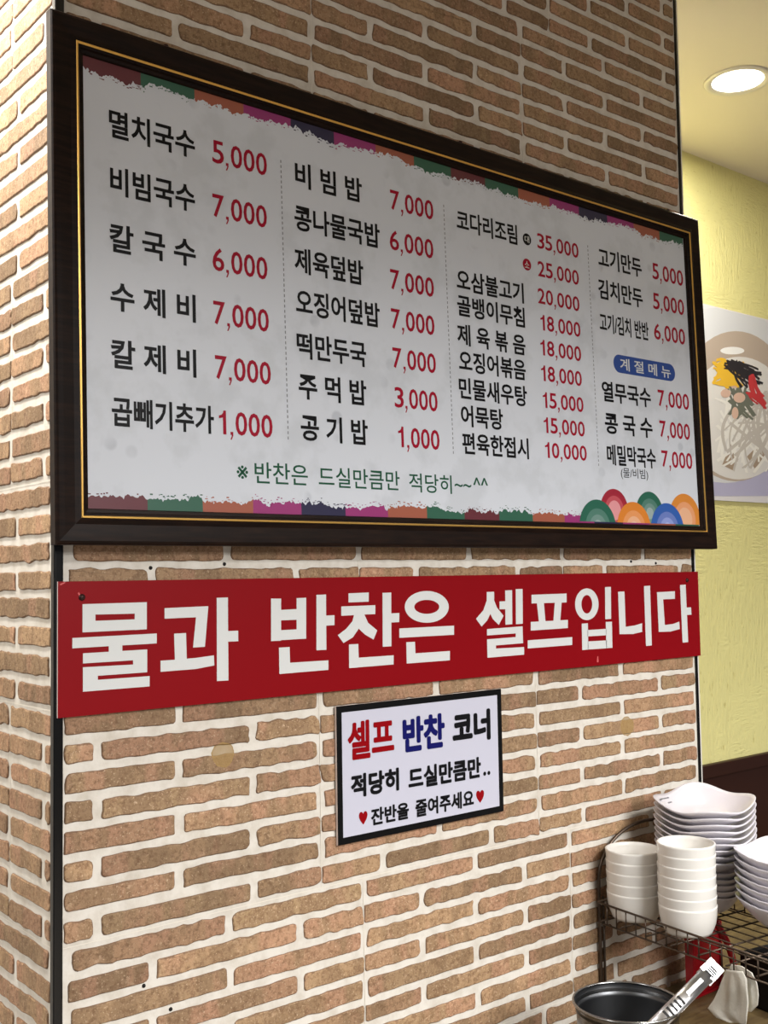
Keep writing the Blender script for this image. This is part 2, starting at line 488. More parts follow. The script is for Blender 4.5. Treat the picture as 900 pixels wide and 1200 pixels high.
# ------------------------------------------------------------------ lettering
def text2d(body, offset=0.0, fatten=0.0):
    c = bpy.data.curves.new('lettering', 'FONT'); c.body = body; c.size = 1.0; c.offset = offset; c.resolution_u = 3
    o = bpy.data.objects.new('lettering', c); COL.objects.link(o)
    dg = bpy.context.evaluated_depsgraph_get(); dg.update()
    me = bpy.data.meshes.new_from_object(o.evaluated_get(dg))
    v = [(q.co.x, q.co.y) for q in me.vertices]; f = [list(q.vertices) for q in me.polygons]
    bpy.data.objects.remove(o); bpy.data.curves.remove(c); bpy.data.meshes.remove(me)
    layers = [(0, 0)]
    if fatten:
        layers += [(r_ * fatten * math.cos(k * PI / 4), r_ * fatten * math.sin(k * PI / 4)) for r_ in ((0.5, 1.0) if fatten > 0.015 else (1.0,)) for k in range(8)]
    V, Fc, L = [], [], []
    for n, (dx, dy) in enumerate(layers):
        b = len(V); V += [(x + dx, y + dy) for x, y in v]; Fc += [[b + k for k in q] for q in f]; L += [n] * len(v)
    return V, Fc, L

def put_text(body, u0, u1, vc, H, to3, m, name, parent, offset=0.015, fatten=0.0, ref=None):
    """stretch the lettering so its ink fills u0..u1 and its height is H around vc"""
    V, Fc, L = text2d(body, offset, fatten)
    xs = [a for a, _ in V]
    if ref:
        R = text2d(ref, offset, fatten)[0]; ys = [b for _, b in R]
    else: ys = [b for _, b in V]
    x0, x1, y0, y1 = min(xs), max(xs), min(ys), max(ys)
    sx, sy = (u1 - u0) / (x1 - x0), H / (y1 - y0)
    P = [to3(u0 + (a - x0) * sx, vc + (b - (y0 + y1) / 2) * sy, 0.00012 + 0.000025 * l) for (a, b), l in zip(V, L)]
    return link(name, mesh_from(name, P, Fc, m), parent)

# ------------------------------------------------------------------ menu board
BO = Vector((-0.01429304, -0.03329848, 0.0190539))          # lower left corner of its front
BV = Vector((0.0, 0.0282005, 0.9996023)); BU = Vector((1, 0, 0)); BN = BU.cross(BV)   # up along the board, and out of it
BW, BH = 1.194, 0.588
def bp(u, v, d=0.0): return BO + BU * u + BV * v + BN * d
PD = -0.0075                                               # panel lies behind the frame's face
def panel(u, v, d=0.0): return bp(u, v, PD + d)
def on_panel(px, py):
    r = Vector(ROWS.T @ np.array([(px - 450) / F_PX, (py - 600) / F_PX, 1.0]))
    c = Vector(CAM); o = panel(0, 0)
    p = c + r * ((o - c).dot(BN) / r.dot(BN)) - o
    return p.dot(BU), p.dot(BV)

board = empty('menu_board', bp(BW / 2, 0, -0.014), 'large dark-framed Korean menu board with red prices hung across the top of the brick pillar', 'sign')
def ring_sweep(prof, mats_idx, name, mats, parent):
    """mitred frame: prof = [(inset, out)]"""
    S = Soup()
    def loop(i, d): return [bp(i, i, d), bp(BW - i, i, d), bp(BW - i, BH - i, d), bp(i, BH - i, d)]
    for (i0, d0), (i1, d1), mi in zip(prof, prof[1:], mats_idx):
        A, B = loop(i0, d0), loop(i1, d1)
        for k in range(4):
            S.face([tuple(A[k]), tuple(A[(k + 1) % 4]), tuple(B[(k + 1) % 4]), tuple(B[k])], mi)
    me = mesh_from(name, S.v, S.f, mats, S.i)
    return link(name, me, parent)
ring_sweep([(0.036, -0.0138), (0.0, -0.0138), (0.0, -0.002), (0.0015, -0.0003), (0.004, 0.0006), (0.010, 0.0002), (0.022, -0.0010), (0.0285, 0.0004)], [0] * 7, 'frame', M_FRAME, board)
ring_sweep([(0.0285, 0.0004), (0.0290, 0.0012), (0.0303, 0.0012), (0.0312, 0.0002), (0.0312, -0.002)], [0] * 4, 'gold_fillet', M_GOLD, board)
ring_sweep([(0.0312, -0.0005), (0.0340, -0.0015), (0.0350, -0.0042), (0.0385, -0.0050), (0.0398, -0.0078)], [0] * 4, 'inner_lip', M_FRAME, board)
PI0 = 0.0385
S = Soup()
S.face([tuple(panel(PI0, PI0)), tuple(panel(BW - PI0, PI0)), tuple(panel(BW - PI0, BH - PI0)), tuple(panel(PI0, BH - PI0))], 0)
S.face([tuple(bp(0.02, 0.02, -0.0135)), tuple(bp(0.02, BH - 0.02, -0.0135)), tuple(bp(BW - 0.02, BH - 0.02, -0.0135)), tuple(bp(BW - 0.02, 0.02, -0.0135))], 0)
link('panel', mesh_from('panel', S.v, S.f, [M_PANEL], S.i), board)

# ragged bands of brushed paint along the top and bottom of the print
SEQ = [0, 1, 2, 3, 4, 3, 2, 1]
u_lo, u_hi = 0.0396, BW - 0.0396
def paint_band(top):
    S = Soup(); R = random.Random(3 if top else 4)
    edge = BH - 0.0396 if top else 0.0396
    sg = -1 if top else 1
    n = 16; w = (u_hi - u_lo) / n
    cur = 0.012
    step = 0.0016
    tot = int((u_hi - u_lo) / step)
    h = []
    for k in range(tot + 1):
        ph = (k * step / w) % 1.0
        cur += R.gauss(0, 0.0016)
        cur += (0.0125 - cur) * 0.2
        hh = cur + (0.0022 * math.sin(k * step * 38) if top else 0.0018 * math.sin(k * step * 31))
        if R.random() < 0.06: hh += 0.003 * R.random()
        h.append(max(0.006, hh))
    for k in range(tot):
        a, b = u_lo + k * step, u_lo + (k + 1) * step
        mi = SEQ[min(n - 1, int((a - u_lo + 1e-6) / w)) % 8]
        q = [panel(a, edge, 0.0001), panel(b, edge, 0.0001), panel(b, edge + sg * h[k + 1], 0.0001), panel(a, edge + sg * h[k], 0.0001)]
        if top: q = q[::-1]
        S.face([tuple(p) for p in q], mi)
        if R.random() < 0.36:                          # loose bristle marks
            z = edge + sg * (h[k] + R.uniform(0.0015, 0.0055)); ww = R.uniform(0.0008, 0.004); hh = R.uniform(0.0005, 0.0016)
            q = [panel(a, z, 0.0001), panel(min(a + ww, u_hi), z, 0.0001), panel(min(a + ww, u_hi), z + hh, 0.0001), panel(a, z + hh, 0.0001)]
            S.face([tuple(p) for p in q], mi)
    link('paint_band', mesh_from('paint_band', S.v, S.f, PAINT, S.i), board)
paint_band(True); paint_band(False)

def menu_line(body, L, Rr, H, m, name, offset=0.012, ref=None):
    a, b = on_panel(*L), on_panel(*Rr)
    return put_text(body, a[0], b[0], (a[1] + b[1]) / 2, H, panel, m, name, board, offset, 0.009 if name == 'dish_name' else 0.0, ref)
def cA(x, y): return 50 + x / 3, y / 3
def cB(x, y): return 320 + x / 3, 100 + y / 3
def cC(x, y): return 500 + x / 2.5714, 200 + y / 2.5714
def cD(x, y): return 500 + x / 2.5714, 400 + y / 2.5714
def cE(x, y): return 50 + x / 3, 380 + y / 3
def cF(x, y): return 320 + x / 3, 380 + y / 3
def hgt(p0, p1): return abs(on_panel(*p0)[1] - on_panel(*p1)[1])
H1 = hgt(cA(255, 388), cA(255, 488)); D1 = hgt(cA(615, 497), cA(615, 577))
H2 = hgt(cB(100, 422), cB(100, 512)); D2 = hgt(cB(430, 513), cB(430, 583))
H3 = hgt(cC(110, 300), cC(110, 364)); D3 = hgt(cC(350, 357), cC(350, 403))
H4 = hgt(cC(535, 240), cC(535, 300)); D4 = hgt(cC(690, 283), cC(690, 331))
NAMES = [
 ('멸치국수', cA(233, 438), cA(535, 505), H1), ('비빔국수', cA(237, 637), cA(535, 695), H1), ('칼 국 수', cA(235, 838), cA(538, 888), H1),
 ('수 제 비', cA(238, 1040), cA(538, 1085), H1), ('칼 제 비', cE(240, 103), cE(540, 138), H1), ('곱빼기추가', cE(243, 306), cE(602, 337), H1),
 ('비 빔 밥', cB(77, 315), cB(312, 368), H2), ('콩나물국밥', cB(75, 467), cB(375, 528), H2), ('제육덮밥', cB(75, 617), cB(317, 657), H2),
 ('오징어덮밥', cB(80, 760), cB(375, 809), H2), ('떡만두국', cF(83, 75), cF(327, 105), H2), ('주 먹 밥', cF(90, 218), cF(328, 241), H2), ('공 기 밥', cF(97, 363), cF(333, 380), H2),
 ('코다리조림', cC(90, 155), cC(272, 187), H3), ('오삼불고기', cC(90, 331), cC(292, 366), H3), ('골뱅이무침', cC(92, 409), cC(295, 439), H3),
 ('제 육 볶 음', cC(92, 496), cC(297, 523), H3), ('오징어볶음', cC(97, 575), cC(298, 599), H3), ('민물새우탕', cD(97, 144), cD(302, 163), H3),
 ('어묵탕', cD(103, 223), cD(230, 237), H3), ('편육한접시', cD(107, 310), cD(307, 321), H3),
 ('고기만두', cC(517, 268), cC(647, 286), H4), ('김치만두', cC(517, 362), cC(650, 378), H4), ('고기/김치 반반', cC(521, 459), cC(668, 482), H4 * 0.95),
 ('열무국수', cD(528, 151), cD(675, 169), H4), ('콩 국 수', cD(537, 248), cD(680, 261), H4), ('메밀막국수', cD(543, 342), cD(690, 353), H4)]
for body, L, R_, H in NAMES:
    menu_line(body, L, R_, H, M_INK, 'dish_name', 0.014)
menu_line('(물/비빔)', cD(585, 399), cD(667, 402), H4 * 0.56, M_INK, 'dish_note', 0.004)
PRICES = [
 ('5,000', cA(596, 536), cA(788, 576), D1), ('7,000', cA(597, 723), cA(788, 762), D1), ('6,000', cA(597, 911), cA(790, 944), D1),
 ('7,000', cA(600, 1100), cA(795, 1127), D1), ('7,000', cE(606, 152), cE(802, 172), D1), ('1,000', cE(620, 347), cE(808, 357), D1),
 ('7,000', cB(412, 405), cB(563, 437), D2), ('6,000', cB(410, 546), cB(563, 573), D2), ('7,000', cB(412, 685), cB(565, 708), D2),
 ('7,000', cB(415, 822), cB(567, 843), D2), ('7,000', cF(420, 119), cF(572, 137), D2), ('3,000', cF(427, 257), cF(578, 272), D2), ('1,000', cF(440, 397), cF(585, 406), D2),
 ('35,000', cC(333, 215), cC(457, 238), D3), ('25,000', cC(335, 300), cC(458, 318), D3), ('20,000', cC(335, 380), cC(460, 399), D3),
 ('18,000', cC(343, 461), cC(463, 476), D3), ('18,000', cC(343, 536), cC(465, 549), D3), ('18,000', cC(345, 612), cC(467, 625), D3),
 ('15,000', cD(350, 179), cD(472, 189), D3), ('15,000', cD(353, 254), cD(476, 263), D3), ('10,000', cD(357, 329), cD(482, 336), D3),
 ('5,000', cC(680, 306), cC(772, 321), D4), ('5,000', cC(682, 396), cC(775, 409), D4), ('6,000', cC(685, 486), cC(778, 499), D4),
 ('7,000', cD(697, 173), cD(790, 181), D4), ('7,000', cD(702, 266), cD(793, 271), D4), ('7,000', cD(708, 356), cD(800, 359), D4)]
ONE = [(0.19, 0.0), (0.33, 0.0), (0.33, 1.0), (0.22, 1.0), (0.20, 0.90), (0.14, 0.82), (0.02, 0.77), (0.02, 0.66), (0.19, 0.70)]
def digit(ch):
    """outline of one numeral in a 0..1 high box, with its advance"""
    if ch == '1': return ONE, [list(range(len(ONE)))], 0.46
    if ch == ',': return [(0.05, 0.0), (0.05, 0.13), (0.17, 0.13), (0.17, -0.02), (0.10, -0.20), (0.04, -0.20), (0.10, -0.05), (0.10, 0.0)], [list(range(8))], 0.25
    V, Fc, _ = text2d(ch, 0.013)
    xs = [p[0] for p in V]; ys = [p[1] for p in V]
    w = 0.52
    return [((x - min(xs)) / (max(xs) - min(xs)) * w + 0.03, (y - min(ys)) / (max(ys) - min(ys))) for x, y in V], Fc, 0.58
DIG = {c: digit(c) for c in '01235678,'}
for body, L, R_, H in PRICES:
    a, b = on_panel(*L), on_panel(*R_); vc = (a[1] + b[1]) / 2
    V, Fc, x = [], [], 0.0
    for ch in body:
        dv, df, adv = DIG[ch]; n0 = len(V)
        V += [(x + p, q) for p, q in dv]; Fc += [[n0 + k for k in f] for f in df]; x += adv
    xs = [p[0] for p in V]; sx = (b[0] - a[0]) / (max(xs) - min(xs))
    link('price', mesh_from('price', [panel(a[0] + (p - min(xs)) * sx, vc + (q - 0.5) * H, 0.00012) for p, q in V], Fc, M_PRICE), board)
HF = hgt(cE(760, 487), cE(760, 562))
for body, L, R_, H in (('※', cE(682, 519), cE(722, 521), HF * 0.62), ('반찬은', cE(745, 523), cF(122, 528), HF), ('드실만큼만', cF(160, 534), cF(445, 552), HF), ('적당히', cF(478, 557), cF(628, 563), HF), ('~~', cF(638, 566), cF(697, 568), HF * 0.18), ('^^', cF(703, 553), cF(755, 553), HF * 0.42)):
    menu_line(body, L, R_, H, M_GREENINK, 'footnote', 0.008)

def dotted(p0, p1):
    a, b = on_panel(*p0), on_panel(*p1); S = Soup(); u = (a[0] + b[0]) / 2; n = int((a[1] - b[1]) / 0.0066)
    for k in range(n):
        v = b[1] + (a[1] - b[1]) * k / n
        S.face([tuple(panel(u - 0.0007, v, 1e-4)), tuple(panel(u + 0.0007, v, 1e-4)), tuple(panel(u + 0.0007, v + 0.0037, 1e-4)), tuple(panel(u - 0.0007, v + 0.0037, 1e-4))], 0)
    link('divider_line', mesh_from('divider_line', S.v, S.f, M_GREYINK), board)
dotted((329.3, 185), (337.3, 515)); dotted((521, 238), (530, 531.7)); dotted((689.4, 285.6), (700.7, 545.9))

# the round size marks and the blue badge
def disc_pts(u, v, r, d, n=32): return [tuple(panel(u + r * math.cos(2 * PI * k / n), v + r * math.sin(2 * PI * k / n), d)) for k in range(n)]
for body, c, m in (('대', cC(302, 207), M_INK), ('소', cC(302, 283), M_PRICE)):
    u, v = on_panel(*c); r = hgt(cC(302, 189), cC(302, 224)) / 2
    o = link('size_mark', mesh_from('size_mark', disc_pts(u, v, r, 1e-4), [list(range(32))], m), board)
    put_text(body, u - r * 0.55, u + r * 0.55, v, r * 1.15, lambda a, b, d: panel(a, b, d + 1e-4), M_WHITEINK, 'lettering', o, 0.01)
a, b = on_panel(*cC(563, 585)), on_panel(*cC(748, 605)); v = (a[1] + b[1]) / 2; r = hgt(cC(590, 560), cC(590, 614)) / 2
pts = [tuple(panel(a[0] + r + r * math.cos(PI / 2 + PI * k / 14), v + r * math.sin(PI / 2 + PI * k / 14), 1e-4)) for k in range(15)]
pts += [tuple(panel(b[0] - r + r * math.cos(-PI / 2 + PI * k / 14), v + r * math.sin(-PI / 2 + PI * k / 14), 1e-4)) for k in range(15)]
o = link('season_badge', mesh_from('season_badge', pts, [list(range(30))], M_BLUE), board)
put_text('계 절 메 뉴', on_panel(*cC(583, 590))[0], on_panel(*cC(735, 607))[0], v, r * 1.36, lambda a, b, d: panel(a, b, d + 1e-4), M_WHITEINK, 'lettering', o, 0.012)

# fan motifs in the lower right corner
def g6(x, y): return on_panel(670 + x / 5.294, 560 + y / 5.294)
V0 = 0.0420
FAN = {'red': [(158, 32, 52), (190, 78, 88), (222, 150, 154)], 'green': [(36, 98, 78), (78, 124, 110), (108, 142, 134), (150, 168, 168)],
       'orange': [(216, 128, 42), (226, 150, 92), (232, 176, 138), (232, 190, 170)], 'blue': [(46, 92, 172), (104, 124, 192), (142, 156, 216), (176, 186, 230)],
       'amber': [(214, 134, 50), (226, 156, 110), (230, 178, 142)]}
def fan(kind, xl, xr, yb, xt, yt, layer):
    c0, c1 = g6(xl, yb), g6(xr, yb); r = (c1[0] - c0[0]) / 2; uc = (c0[0] + c1[0]) / 2
    vt = g6(xt, yt)[1]; vc = vt - r
    S = Soup(); cols = FAN[kind]; ms = []
    for k, col in enumerate(cols):
        ms.append(mat('motif_%s_%s' % (kind, 'abcd'[k]), col, 0.4))
        rr = r * (1.0, 0.68, 0.46, 0.27)[k]
        pts = []
        for q in range(49):
            a = 2 * PI * q / 48
            pts.append((uc + rr * math.cos(a), max(V0, max(vc, V0 + 0.0) * 0 + vc + rr * math.sin(a))))
        low = [p for p in pts]
        poly = [tuple(panel(min(max(u, u_lo), u_hi), v_, 1e-4 + layer * 1.2e-4 + k * 2e-5)) for u, v_ in low[:-1]]
        S.face(poly, k)
    link('fan_motif', mesh_from('fan_motif', S.v, S.f, ms, S.i), board)
fan('red', 178, 350, 190, 258, 68, 1); fan('green', 398, 566, 190, 470, 85, 1); fan('amber', 606, 798, 260, 690, 98, 1)
fan('green', 46, 272, 262, 150, 134, 2); fan('orange', 280, 488, 275, 375, 149, 2); fan('blue', 490, 692, 275, 585, 157, 3)
# screws the board hangs on, seen just over its top rail
for u in (0.1437, 0.6195, 1.115):
    bm = bmesh.new(); p = bp(u, BH + 0.0015, -0.008)
    lathe(bm, [(0, 0.004), (0.003, 0.003), (0.0036, 0.0), (0.0018, -0.001), (0.0018, -0.006)], 12, p)
    bm_obj('hanging_screw', bm, M_SCREW, board)

# ------------------------------------------------------------------ red banner sign
RF = -0.0064
banner = empty('banner_sign', (0.58, -0.0045, -0.166), 'long red sign with white Korean lettering screwed to the bricks under the menu board', 'sign')
def rp(x, z, d=0.0): return Vector((x, RF - d, z))
c4 = [at(66.5, 681.5, 1, RF), at(818.5, 670, 1, RF), at(820.5, 768, 1, RF), at(68.8, 842, 1, RF)]
x0, x1 = (c4[0].x + c4[3].x) / 2, (c4[1].x + c4[2].x) / 2
z1, z0 = (c4[0].z + c4[1].z) / 2, (c4[2].z + c4[3].z) / 2
bm = bmesh.new(); box(bm, (x0, RF, z0), (x1, -0.0030, z1), 0, 1)
for f in bm.faces:
    if f.calc_center_median().y < RF + 1e-5: f.material_index = 0
bm_obj('panel', bm, [M_SIGNRED, M_SIGNEDGE], banner)
def kA(x, y): return 75 + x / 4.2857, 680 + y / 4.2857
def kB(x, y): return 310 + x / 3.913, 680 + y / 3.913
def kC(x, y): return 550 + x / 3.3333, 670 + y / 3.3333
def EL(cx, cy, rx, ry, ix, iy, k):
    out = []
    n = 40
    for q in range(n):
        a, b = 2 * PI * q / n, 2 * PI * (q + 1) / n
        out.append([(cx + rx * math.cos(a), cy + ry * math.sin(a)), (cx + rx * math.cos(b), cy + ry * math.sin(b)), (cx + ix * math.cos(b), cy + iy * math.sin(b)), (cx + ix * math.cos(a), cy + iy * math.sin(a))])
    return out
def BX(x0, y0, x1, y1, x2, y2, x3, y3): return [(x0, y0), (x1, y1), (x2, y2), (x3, y3)]
GLYPHS = [
 (kA, [BX(93, 120, 416, 110, 416, 166, 93, 174), BX(93, 206, 416, 194, 416, 246, 93, 262), BX(93, 120, 158, 118, 158, 258, 93, 262), BX(355, 112, 416, 110, 416, 246, 355, 250),
       BX(42, 290, 466, 267, 466, 317, 42, 342), BX(225, 328, 293, 324, 293, 356, 225, 360),
       [(95, 367), (418, 347), (418, 462), (170, 480), (170, 500), (430, 481), (430, 533), (95, 560), (95, 437), (347, 423), (347, 402), (95, 418)]]),
 (kA, [[(505, 140), (725, 130), (708, 334), (648, 338), (663, 186), (505, 193)], BX(553, 268, 613, 265, 617, 400, 557, 406), [(485, 404), (560, 399), (660, 390), (753, 377), (755, 428), (660, 446), (485, 460)],
       BX(767, 88, 823, 86, 826, 503, 768, 507), BX(820, 255, 875, 253, 875, 306, 820, 309)]),
 (kB, [BX(30, 84, 76, 84, 76, 277, 30, 279), BX(147, 82, 191, 80, 191, 268, 147, 270), BX(74, 136, 149, 132, 149, 181, 74, 184), BX(74, 229, 149, 225, 149, 270, 74, 275),
       BX(238, 67, 282, 65, 284, 319, 238, 321), BX(280, 162, 321, 160, 321, 206, 280, 208), [(66, 309), (115, 306), (117, 378), (293, 367), (293, 411), (68, 430)]]),
 (kB, [BX(385, 60, 478, 56, 478, 98, 385, 102), [(352, 120), (508, 114), (508, 155), (458, 157), (475, 195), (517, 230), (500, 272), (462, 250), (432, 222), (405, 262), (362, 288), (336, 252), (375, 222), (403, 188), (410, 160), (352, 163)],
       BX(541, 58, 581, 56, 582, 303, 542, 305), BX(579, 152, 618, 150, 618, 192, 579, 194), [(387, 294), (430, 292), (432, 355), (592, 344), (592, 386), (388, 403)]]),
 (kB, EL(744, 122, 101, 73, 57, 32, 0) + [BX(618, 221, 869, 208, 869, 250, 618, 264), [(650, 284), (690, 282), (692, 335), (850, 324), (850, 367), (652, 382)]]),
 (kC, [[(68, 79), (97, 78), (97, 112), (108, 140), (134, 172), (115, 208), (92, 185), (82, 165), (70, 190), (48, 214), (26, 184), (55, 150), (68, 112)], BX(118, 116, 143, 115, 143, 146, 118, 147), BX(140, 73, 167, 72, 168, 205, 141, 207), BX(181, 68, 208, 67, 209, 203, 182, 205),
       [(69, 224), (208, 213), (210, 279), (104, 288), (104, 300), (214, 294), (214, 324), (71, 336), (69, 264), (181, 255), (181, 241), (69, 249)]]),
 (kC, [BX(243, 90, 380, 85, 380, 120, 243, 124), BX(264, 122, 291, 121, 298, 198, 272, 199), BX(334, 119, 361, 117, 355, 194, 328, 195), BX(240, 196, 385, 188, 385, 220, 240, 230), BX(228, 268, 402, 255, 402, 286, 228, 300)]),
 (kC, EL(459, 127, 46, 62, 21, 36, 0) + [BX(530, 60, 553, 59, 554, 184, 531, 186), BX(439, 203, 463, 201, 465, 304, 441, 306), BX(533, 196, 557, 195, 559, 297, 535, 299), BX(462, 228, 535, 223, 535, 248, 462, 253), BX(463, 272, 537, 268, 537, 299, 463, 304)]),
 (kC, [[(581, 78), (606, 77), (611, 215), (645, 210), (675, 201), (675, 235), (640, 243), (587, 244)], BX(682, 56, 706, 54, 713, 288, 690, 290)]),
 (kC, [[(733, 80), (803, 76), (803, 106), (757, 108), (764, 208), (795, 204), (820, 195), (822, 224), (785, 234), (740, 235)], BX(823, 52, 845, 50, 855, 275, 833, 277), BX(843, 140, 866, 139, 868, 168, 845, 169)])]
def poly_fill(bm, polys, up):
    for k, q in enumerate(polys):
        vs = [bm.verts.new(up(x, y, k)) for x, y in q]
        bm.faces.new(vs)
for fn, polys in GLYPHS:
    bm = bmesh.new()
    poly_fill(bm, polys, lambda x, y, k: at(*fn(x, y), 1, RF - 0.00015 - 0.00002 * (k if len(polys) < 20 else 0)))
    for f in bm.faces:
        f.normal_update()
        if f.normal.y > 0: f.normal_flip()
    bm_obj('letter', bm, M_WHITEINK, banner, fix=False)
for px, py in ((96, 700), (805, 680)):
    p = at(px, py, 1, RF); bm = bmesh.new()
    lathe(bm, [(0, 0.0026), (0.0022, 0.0022), (0.0036, 0.0008), (0.0038, 0.0)], 16)
    box(bm, (-0.0022, -0.0003, 0.0022), (0.0022, 0.0003, 0.0028)); box(bm, (-0.0003, -0.0022, 0.0022), (0.0003, 0.0022, 0.0028))
    bmesh.ops.transform(bm, matrix=Matrix.Translation(p) @ Matrix.Rotation(PI / 2, 4, 'X'), verts=bm.verts[:])
    bm_obj('screw', bm, M_SCREW, banner)
# small scuffs in the red film
for pts in (((91, 695), (93, 698.5), (94.5, 697), (92.5, 694)), ((70, 684.5), (76, 681.8), (76.5, 683), (71, 686)), ((699.5, 776), (701.5, 776), (701, 769), (700, 769))):
    bm = bmesh.new(); bm.faces.new([bm.verts.new(at(x, y, 1, RF - 0.0001)) for x, y in pts]); bm_obj('scuff', bm, mat('scuffed_red', (206, 92, 92), 0.6), banner)

# ------------------------------------------------------------------ small notice
NF = -0.0060
notice = empty('notice_sign', (0.52, -0.004, -0.361), 'small white notice with black border and hearts, stuck on the bricks below the red sign', 'sign')
c4 = [at(393.5, 827, 1, NF), at(587, 808, 1, NF), at(590.5, 951, 1, NF), at(396.5, 990.5, 1, NF)]
x0, x1 = (c4[0].x + c4[3].x) / 2, (c4[1].x + c4[2].x) / 2
z1, z0 = (c4[0].z + c4[1].z) / 2, (c4[2].z + c4[3].z) / 2
bm = bmesh.new(); box(bm, (x0, NF, z0), (x1, -0.0026, z1), 0, 1)
for f in bm.faces:
    if f.calc_center_median().y < NF + 1e-5: f.material_index = 0
bm_obj('border', bm, [M_BLACKEDGE, M_SIGNEDGE], notice)
bw = 0.0085
bm = bmesh.new(); bm.faces.new([bm.verts.new((x, NF - 0.0001, z)) for x, z in ((x0 + bw, z0 + bw), (x1 - bw, z0 + bw), (x1 - bw, z1 - bw), (x0 + bw, z1 - bw))])
bm_obj('paper', bm, M_PAPER, notice)
def np3(x, z, d): return Vector((x, NF - 0.0001 - d, z))
def nA(x, y): return at(395 + x / 4.5, 820 + y / 4.5, 1, NF)
def nB(x, y): return at(395 + x / 4.5, 890 + y / 4.5, 1, NF)
def nt(body, L, R_, T, B, m, off, fat, ref=None):
    put_text(body, L.x, R_.x, (L.z + R_.z) / 2, abs(T.z - B.z), np3, m, 'lettering', notice, off, fat, ref)
nt('셀프', nA(55, 215), nA(300, 192), nA(120, 112), nA(120, 316), M_DARKRED, 0.006, 0.027)
nt('반찬', nA(345, 183), nA(567, 162), nA(365, 90), nA(365, 276), M_NAVY, 0.006, 0.038)
nt('코너', nA(608, 150), nA(808, 130), nA(640, 64), nA(640, 233), M_INK, 0.006, 0.044)
nt('적당히', nB(72, 137), nB(326, 109), nB(110, 72), nB(110, 197), M_INK, 0.008, 0.036)
nt('드실만큼만', nB(375, 92), nB(758, 50), nB(400, 32), nB(400, 148), M_INK, 0.008, 0.033)
nt('..', nB(770, 75), nB(808, 71), nB(775, 68), nB(775, 90), M_INK, 0.02, 0.0)
nt('잔반을', nB(178, 299), nB(378, 272), nB(200, 254), nB(200, 346), M_INK, 0.01, 0.026)
nt('줄여주세요', nB(412, 255), nB(720, 206), nB(440, 208), nB(440, 302), M_INK, 0.01, 0.026)
nt('♥', nB(115, 309), nB(160, 309), nB(138, 276), nB(138, 345), M_DARKRED, 0.0, 0.0)
nt('♥', nB(733, 196), nB(775, 196), nB(755, 163), nB(755, 229), M_DARKRED, 0.0, 0.0)

# ------------------------------------------------------------------ noodle poster on the yellow wall
PY = BACK - 0.004
poster = empty('food_poster', (2.1, BACK - 0.001, 0.156), 'poster of a noodle bowl with yellow egg and black seaweed on the yellow wall', 'poster')
pz0, pz1 = 0.157, 0.649
bm = bmesh.new(); box(bm, (1.78, PY, pz0), (2.42, BACK - 0.0006, pz1), 0.0006)
bm_obj('sheet', bm, mat('poster_white', (228, 226, 230), 0.3), poster)
POST = {}
def pcol(name, rgb):
    if name not in POST: POST[name] = mat('print_' + name, rgb, 0.35)
    return POST[name]
cnt = [0]
def pshape(name, polys, m, parent=poster):
    bm = bmesh.new(); cnt[0] += 1
    for k, q in enumerate(polys):
        vs = []
        for x, y in q:
            p = at(x, y, 1, PY)
            vs.append(bm.verts.new((min(max(p.x, 1.79), 2.41), PY - 0.0001 * cnt[0] - 0.000002 * k, min(max(p.z, pz0 + 0.004), pz1 - 0.003))))
        f = bm.faces.new(vs); f.normal_update()
        if f.normal.y > 0: f.normal_flip()
    return bm_obj(name, bm, m, parent, fix=False)
def ell(cx, cy, rx, ry, n=48, a0=0, a1=2 * PI): return [(cx + rx * math.cos(a0 + (a1 - a0) * k / n), cy + ry * math.sin(a0 + (a1 - a0) * k / n)) for k in range(n)]
def pw(x, z): # poster coordinates to pixels is not needed: work in pixels of the photo through at()
    return x, z
pshape('printed_backdrop', [[(790, 355), (1040, 395), (1040, 560), (790, 552)]], pcol('backdrop', (70, 66, 70)))
pshape('printed_table', [[(790, 552), (1040, 556), (1040, 586), (790, 580)]], pcol('table', (186, 184, 214)))
bowl = pshape('printed_bowl', [ell(850, 462, 86, 104)], pcol('bowl', (218, 220, 225)))
pshape('printed_bowl_inside', [ell(862, 476, 66, 88)], pcol('bowl_inside', (188, 172, 158)), bowl)
pshape('printed_broth', [ell(866, 490, 60, 72)], pcol('broth', (226, 224, 222)), bowl)
pshape('printed_glare', [ell(858, 411, 14, 4.5)], pcol('glare', (244, 244, 244)), bowl)
def strand(x0, y0, x1, y1, bend, w):
    L, Rr = [], []
    for k in range(11):
        q = k / 10; x = x0 + (x1 - x0) * q; y = y0 + (y1 - y0) * q
        nx, ny = -(y1 - y0), (x1 - x0); d = math.hypot(nx, ny) or 1
        o = bend * math.sin(q * PI)
        L.append((x + nx / d * (o + w), y + ny / d * (o + w))); Rr.append((x + nx / d * (o - w), y + ny / d * (o - w)))
    return L + Rr[::-1]
R = random.Random(11)
nood = [strand(R.uniform(836, 925), R.uniform(455, 500), R.uniform(838, 940), R.uniform(505, 560), R.uniform(-14, 14), R.uniform(0.8, 2.0)) for _ in range(64)]
pshape('printed_broth_shadow', [[(846, 545), (856, 520), (866, 535), (860, 552)], [(875, 535), (890, 520), (902, 532), (884, 549)]], pcol('broth_shade', (168, 148, 128)), bowl)
pshape('printed_noodles', nood[:40], pcol('noodle_pale', (240, 238, 234)), bowl)
pshape('printed_noodles', nood[40:], pcol('noodle_grey', (200, 194, 188)), bowl)
pshape('printed_greens', [strand(R.uniform(852, 876), R.uniform(452, 470), R.uniform(850, 888), R.uniform(470, 492), R.uniform(-4, 4), R.uniform(1.2, 2.6)) for _ in range(16)], pcol('greens', (112, 116, 104)), bowl)
